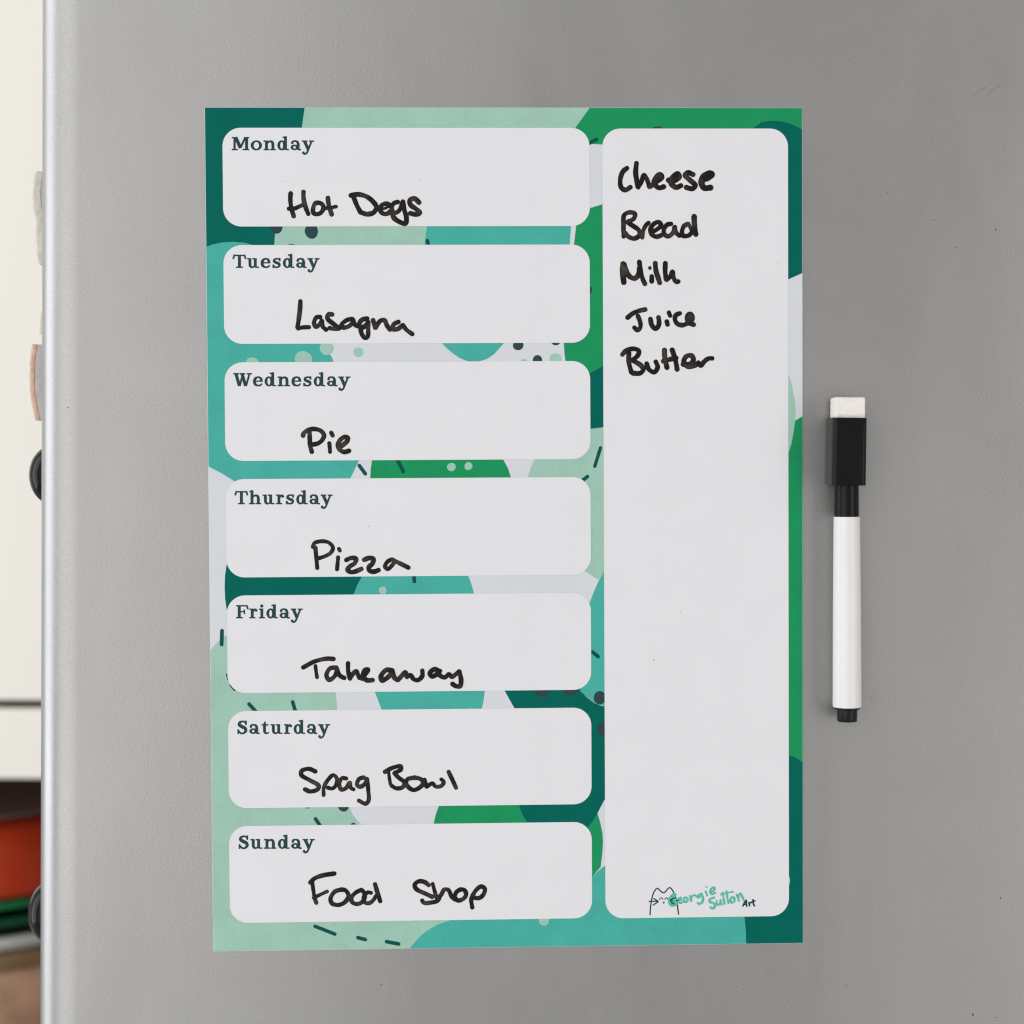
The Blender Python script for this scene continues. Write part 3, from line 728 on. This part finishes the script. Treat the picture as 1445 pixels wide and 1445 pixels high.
# ------------------------------------------------------------------ the marker pen held on the fridge by its magnetic cap
def pen():
    ax = -7.6                                   # axis distance in front of the fridge
    cx = at(1196.2, 800, ax).x
    zf = lambda py, Y=ax: at(1197, py, Y).z
    z0 = zf(1017.8)
    root = empty('marker_pen', (cx * MM, 0, z0 * MM))
    tag(root, 'white dry wipe marker with black magnetic cap and felt eraser, held upright on the fridge', 'marker pen')
    def put(bm):
        for v in bm.verts: v.co -= Vector((cx, 0, z0)) * MM
        return bm
    def cyl(prof, mname, name, dx=0.0, parent=root):
        bm = lathe_bm([(r, z - z0) for r, z in prof], 72)
        turn = Matrix.Rotation(math.radians(-0.92), 3, 'Y')        # the barrel sits a hair out of line with its cap
        piv = Vector((0, 0, 36)) * MM
        for v in bm.verts: v.co = turn @ (v.co - piv) + piv + Vector((dx, ax, 0)) * MM
        o = from_bm(name, bm, M[mname], parent, smooth=True)
        o.data.set_sharp_from_angle(angle=math.radians(35))
        return o
    zb0, zb1 = zf(997.5), zf(729)
    cyl([(0, zb0), (4.35, zb0), (4.8, zb0), (5.0, zb0 + .18), (5.04, zb0 + .6), (5.0, zb0 + 12), (4.9, zb0 + 34), (4.62, zb1 - 2), (4.58, zb1 - .25), (4.5, zb1), (0, zb1)], 'barrel', 'barrel')
    zn = zf(684)
    cyl([(0, zb1 - 2), (4.4, zb1), (4.42, zb1 + .15), (4.38, zn - 1), (4.3, zn + 2), (0, zn + 2)], 'black', 'grip', dx=-0.1)
    cyl([(0, zb0 + 1), (4.45, zb0 + .2), (4.45, zb0 - .55), (4.2, zb0 - .8), (3.62, zb0 - .85), (3.58, zf(1016.5)), (3.4, z0), (0, z0)], 'black_satin', 'end_plug')
    # cap: a deep rounded block with a slot lip at the foot
    xa = at(1175.6, 640, -14.2).x; xb = at(1223.6, 640, -14.2).x
    zt = at(1200, 589.3, -14.2).z; zl = at(1200, 685.2, -14.2).z
    bm = box_bm(xa, xb, -14.2, -0.6, zl, zt)
    ev = [e for e in bm.edges if abs(e.verts[0].co.z - e.verts[1].co.z) > 0.005]
    bmesh.ops.bevel(bm, geom=ev, offset=1.5 * MM, segments=5, profile=0.5, affect='EDGES')
    eh = [e for e in bm.edges if abs(e.verts[0].co.z - e.verts[1].co.z) < 1e-6 and len(e.link_faces) == 2 and any(abs(f.normal.z) > 0.9 for f in e.link_faces)]
    bmesh.ops.bevel(bm, geom=eh, offset=0.3 * MM, segments=2, profile=0.5, affect='EDGES')
    o = from_bm('cap', put(bm), M['black'], root, smooth=True)
    o.data.set_sharp_from_angle(angle=math.radians(38))
    bm = box_bm(xa + 2.2, xb - 2.2, -0.75, -0.02, zl + 3, zt - 3, 0.15, 1)
    from_bm('cap_magnet', put(bm), M['black_satin'], o)
    # felt eraser block
    ea = at(1179.6, 570, -12.4).x; eb = at(1220.8, 570, -12.4).x
    bm = bmesh.new()
    bmesh.ops.create_cube(bm, size=1)
    bmesh.ops.subdivide_edges(bm, edges=bm.edges[:], cuts=22, use_grid_fill=True)
    et = at(1200, 560.5, -12.4).z
    for v in bm.verts:
        q = v.co.copy()
        p = Vector(((ea + eb) / 2 + q.x * (eb - ea), -7.6 + q.y * 9.6, (zt - 1 + et) / 2 + q.z * (et - zt + 1)))
        k = 0.0
        f = max(abs(q.x), abs(q.y)) * 2
        if q.z > 0.35 and f > 0.9: p.z -= (f - 0.9) * 3.0
        p += Vector([random.uniform(-.09, .09) for _ in range(3)])
        v.co = p * MM
    o = from_bm('felt_eraser', put(bm), M['felt'], root, smooth=True)
    # loose fibres on the felt
    bm = bmesh.new()
    for i in range(150):
        x = random.uniform(ea, eb); y = random.uniform(-12.3, -3)
        z = et - 0.15
        if random.random() < 0.5:
            z = random.uniform(zt, et); x = random.choice((ea, eb)) ; y = random.uniform(-12, -4)
            d = Vector((1 if x > (ea + eb) / 2 else -1, random.uniform(-.6, .6), random.uniform(-.5, .9)))
        else:
            d = Vector((random.uniform(-.8, .8), random.uniform(-.6, .6), 1))
        d = d.normalized() * random.uniform(0.2, 0.75)
        p = Vector((x, y, z)); s = Vector((-d.z, 0, d.x)).normalized() * 0.03
        a, b_, c = (bm.verts.new((q) * MM) for q in (p - s, p + s, p + d))
        bm.faces.new((a, b_, c))
    f = from_bm('felt_fibres', put(bm), M['felt'], o)
    f['kind'] = 'stuff'
pen()

# ------------------------------------------------------------------ magnets on the fridge face round the corner, seen edge on
def slab_bm(prof0, prof1, za, zb, root_z, yc, hw, rough):
    """a slab standing off the face: from prof0 to prof1 (mm out), rounded front edges, all along the height"""
    bm = bmesh.new()
    rings = []
    A0, A1 = catmull(prof0, n=6), catmull(prof1, n=6)
    for (t, h0), (_, h1) in zip(A0, A1):
        z = za + (zb - za) * t - root_z
        d = min(1.2, (h1 - h0) * 0.6)
        h1 = h1 * (1 + random.uniform(-rough, rough))
        sec = [(h0, -hw), (h1 - d, -hw), (h1 - d * .35, -hw + d * .3), (h1, -hw + d)]
        sec += [(h1 + random.uniform(-rough, rough) * 4, -hw + d + (2 * hw - 2 * d) * k / 6) for k in range(1, 6)]
        sec += [(h1, hw - d), (h1 - d * .35, hw - d * .3), (h1 - d, hw), (h0, hw)]
        rings.append([bm.verts.new(Vector((-h, yc + y, z)) * MM) for h, y in sec])
    n = len(rings[0])
    for a, b in zip(rings, rings[1:]):
        for i in range(n): bm.faces.new((a[i], a[(i + 1) % n], b[(i + 1) % n], b[i]))
    bm.faces.new(rings[0]); bm.faces.new(rings[-1][::-1])
    return bm

def edge_magnet(name, label, py0, py1, prof, yc, hw, material, back=None, group=None, rough=0.0, face=1.4):
    """prof: (fraction down, how far it stands out in mm); yc: centre depth; hw: half width"""
    za, zb = at(50, py0, yc).z, at(50, py1, yc).z
    root_z = (za + zb) / 2
    root = empty(name, (XL * MM, 0, root_z * MM))
    cut = [(t, h - face) for t, h in prof]
    o = from_bm('face', slab_bm(cut, prof, za, zb, root_z, yc, hw, rough), M[material], root, smooth=True)
    o.data.set_sharp_from_angle(angle=math.radians(45))
    o = from_bm('backing', slab_bm([(t, 0.02) for t, h in cut], [(t, h + 0.9) for t, h in cut], za - 0.05, zb + 0.05, root_z, yc, hw - 0.06, 0.004), M[back or material], root, smooth=True)
    o.data.set_sharp_from_angle(angle=math.radians(45))
    tag(root, label, 'magnet', group)
    return root

def hid(yc):   # how far a thing at depth yc must stand out before it shows past the rounded corner
    return XL - at(58.6, 722, 0.0).x / CAM_D * (CAM_D + yc)
px = 0.262
Y1 = 32.0; H = hid(Y1 - 10.0)
edge_magnet('souvenir_magnet', 'pale grey lumpy magnet on the left fridge edge, highest of the row', 250, 378,
            [(0, H + 8 * px), (0.06, H + 9.5 * px), (0.25, H + 11.5 * px), (0.42, H + 9.5 * px), (0.5, H + 7.5 * px), (0.8, H + 6 * px), (0.93, H + 4.5 * px), (1, H + 1 * px)], Y1, 15, 'resin', 'back', 'magnets on the left edge', rough=0.02, face=3.4)
edge_magnet('souvenir_magnet', 'thin pale olive magnet barely showing past the left fridge edge', 424, 473,
            [(0, H - 1 * px), (0.2, H + 0.8 * px), (0.5, H + 3.2 * px), (0.85, H + 5 * px), (1, H + 3.5 * px)], Y1, 12, 'olive', 'back', 'magnets on the left edge', rough=0.02, face=2.2)
edge_magnet('souvenir_magnet', 'bronze and pink grey magnet on the left fridge edge above the black dome', 489, 594,
            [(0, H + 10 * px), (0.03, H + 10.5 * px), (0.25, H + 13 * px), (0.55, H + 13.5 * px), (0.75, H + 11 * px), (0.9, H + 8 * px), (1, H + 6 * px)], Y1, 15, 'bronze', 'back', 'magnets on the left edge', rough=0.015, face=1.9)
def dome(py0, py1, prot, label):
    yc = 32.0
    H = hid(yc)
    za, zb = at(50, py0, yc).z, at(50, py1, yc).z
    r = (za - zb) / 2
    h = H + prot * px
    # the visible silhouette chord is narrower than the full dome
    R_ = r / math.sqrt(max(0.1, 1 - (H / h) ** 2))
    bm = lathe_bm([(R_ * 0.96, 0.02), (R_, 0.4)] + [(R_ * math.cos(math.radians(a)), 0.4 + (h - 0.4) * math.sin(math.radians(a))) for a in range(6, 90, 6)] + [(0, h)], 64)
    bmesh.ops.rotate(bm, verts=bm.verts, cent=(0, 0, 0), matrix=Matrix.Rotation(-math.pi / 2, 3, 'Y'))
    o = from_bm('dome_magnet', bm, M['dome'], None, smooth=True)
    o.location = (XL * MM, yc * MM, (za + zb) / 2 * MM)
    tag(o, label, 'magnet', 'black dome magnets')
dome(634, 706, 16.5, 'glossy black dome magnet on the left fridge edge in front of the cream cupboard')
dome(1249, 1324, 16.5, 'glossy black dome magnet on the left fridge edge in front of the red bowl')

# ------------------------------------------------------------------ kitchen behind, out of focus
YD = 720.0
def kitchen():
    zA = at(0, 988, YD).z; zB = at(0, 1000.5, YD).z; zC = at(0, 1100.5, YD).z
    xR = 380.0; xL = -820.0
    zTop = 620.0; zShelf = at(0, 1445, YD).z - 95.0
    root = empty('kitchen_cupboard', ((xL + xR) / 2 * MM, (YD + 180) * MM, (zShelf - 18) * MM))
    tag(root, 'cream kitchen cupboard with an open dark shelf below, behind the fridge', 'cupboard')
    off = root.location.copy()
    def add(name, bm, m, smooth=False):
        for v in bm.verts: v.co -= off
        o = from_bm(name, bm, M[m], root, smooth)
        return o
    add('door', box_bm(-420, 79, YD, YD + 19, zA, zTop, 1.2, 2), 'cream')
    add('door', box_bm(82, xR, YD, YD + 19, zA, zTop, 1.2, 2), 'cream')
    add('door', box_bm(xL, -423, YD, YD + 19, zA, zTop, 1.2, 2), 'cream')
    add('rail', box_bm(xL, xR, YD + 1, YD + 20, zC, zB, 3.0, 3), 'cream')
    add('carcass_back', box_bm(xL + 18.5, xR - 18.5, YD + 340, YD + 352, zShelf + 0.5, zTop - 1, 0), 'cabinet_inside')
    add('carcass_side', box_bm(xL, xL + 18, YD + 21, YD + 352, zShelf, zTop, 0.8, 1), 'cabinet_inside')
    add('carcass_side', box_bm(xR - 18, xR, YD + 21, YD + 352, zShelf, zTop, 0.8, 1), 'cabinet_inside')
    add('carcass_floor', box_bm(xL + 18.5, xR - 18.5, YD + 24, YD + 339, zC + 22, zC + 40, 0.8, 1), 'cabinet_inside')
    add('shelf', box_bm(xL, xR, YD + 2, YD + 352, zShelf - 18, zShelf - 0.5, 1.0, 2), 'cabinet_inside')
    wl = from_bm('wall', box_bm(-2600, 2600, YD + 354, YD + 420, -1500, 1300), M['wall'])
    wl['kind'] = 'structure'
    return zShelf
ZS = kitchen()

YC = 880.0
def zfront(py, r): return at(20, py, YC - r).z
def lathe_thing(name, label, cat, cxpx, prof, material, zbase, extra=None):
    cx = at(cxpx, 1300, YC).x
    bm = lathe_bm(prof, 96)
    o = from_bm(name, bm, M[material], None, smooth=True)
    o.data.set_sharp_from_angle(angle=math.radians(50))
    o.location = (cx * MM, YC * MM, zbase * MM)
    tag(o, label, cat, 'stacked dishes on the open shelf')
    return o
CX = -72
# from the shelf upwards
z = ZS
zr = zfront(1384, 136)                   # rim of the terracotta dish
hT = zr - z
lathe_thing('terracotta_bowl', 'mottled terracotta bowl at the bottom of the dish stack behind the fridge', 'bowl', CX,
            [(0, 0), (70, 0), (74, 2), (100, hT * .25), (124, hT * .6), (136, hT - 3), (136, hT), (132, hT), (120, hT * .6), (96, hT * .28), (70, 6), (0, 6)], 'terra', z + 0.1)
z1 = zr + 0.2
zr2 = zfront(1357, 138)
h2 = zr2 - z1
lathe_thing('stoneware_dish', 'brown stoneware dish between the terracotta and steel bowls in the stack', 'dish', CX,
            [(0, -8), (90, -8), (110, -4), (133.5, 0.3), (139, 1), (139, 3), (136, 3.5), (137, h2 - 2), (137, h2), (133, h2), (131, 5), (105, 1), (90, -3), (0, -3)], 'brown', z1)
z2 = zr2 + 0.2
zr3 = zfront(1335, 140)
h3 = zr3 - z2
lathe_thing('steel_bowl', 'pale steel bowl with a wide rolled rim under the green bowls', 'bowl', CX,
            [(0, -6), (100, -6), (126, 0), (134, 1), (140, h3 * .35), (141.5, h3 * .7), (139, h3), (133, h3), (128, h3 - 3), (100, -2), (0, -2)], 'steel', z2 )
z3 = zr3 + 0.2
zr4 = zfront(1307, 128)
h4 = zr4 - z3
lathe_thing('green_bowl', 'dark green bowl nested above the steel bowl in the stack', 'bowl', CX,
            [(0, -4), (80, -4), (110, -1), (118, h4 * .35), (124, h4 * .5), (130, h4 * .6), (131, h4 * .9), (129, h4), (123, h4), (110, 4), (80, 0), (0, 0)], 'bowl_dark', z3)
z4 = zr4 + 0.2
zr5 = zfront(1283, 126)
h5 = zr5 - z4
lathe_thing('green_bowl', 'brighter green bowl directly under the upturned red bowl', 'bowl', CX,
            [(0, -2), (80, -2), (108, 0), (113, h5 * .35), (120, h5 * .5), (127, h5 * .6), (128, h5 * .9), (126, h5), (120, h5), (106, 4), (80, 2), (0, 2)], 'bowl_green', z4)
z5 = zr5 + 2
zr6 = at(20, 1170, YC - 112).z
h6 = zr6 - z5
lathe_thing('red_bowl', 'red bowl turned upside down on top of the green bowls', 'bowl', CX,
            [(116, 2.5), (119, 0), (122, 0.5), (122.5, 3), (121, h6 * .25), (118, h6 * .55), (114, h6 * .85), (108, h6 - 3), (100, h6), (60, h6 + 0.6), (0, h6 + 0.8)], 'red', z5)

lathe_thing('added_cover_disc', 'dark brown disc added over the upturned red bowl to read as the dark hollow', 'cover_disc', CX,  # added disc hides the red top so the band reads as dark hollow
            [(0, 0.3), (70, 0.3), (106, 1.6), (111, 3.4), (111, 4.4), (104, 3.6), (70, 2.6), (0, 2.6)], 'cover_disc', z5 + h6 + 0.9)
# a faint pair of scratches in the paint, upper right
for x0, y0, x1, y1 in ((1366, 141, 1399, 116), (1386, 139, 1416, 117), (1196, 88, 1204, 82)):
    a, b = at(x0, y0), at(x1, y1)
    d = (b - a).normalized(); n_ = Vector((-d.z, 0, d.x)) * 0.07
    q = [a, a + (b - a) * .3 + n_, a + (b - a) * .7 + n_ * .7, b, a + (b - a) * .7 - n_, a + (b - a) * .3 - n_ * .8]
    bm = bmesh.new()
    bm.faces.new([bm.verts.new((p + Vector((0, -0.02, 0))) * MM - FR.location) for p in q])
    from_bm('scratch', bm, M['scratch'], FR)
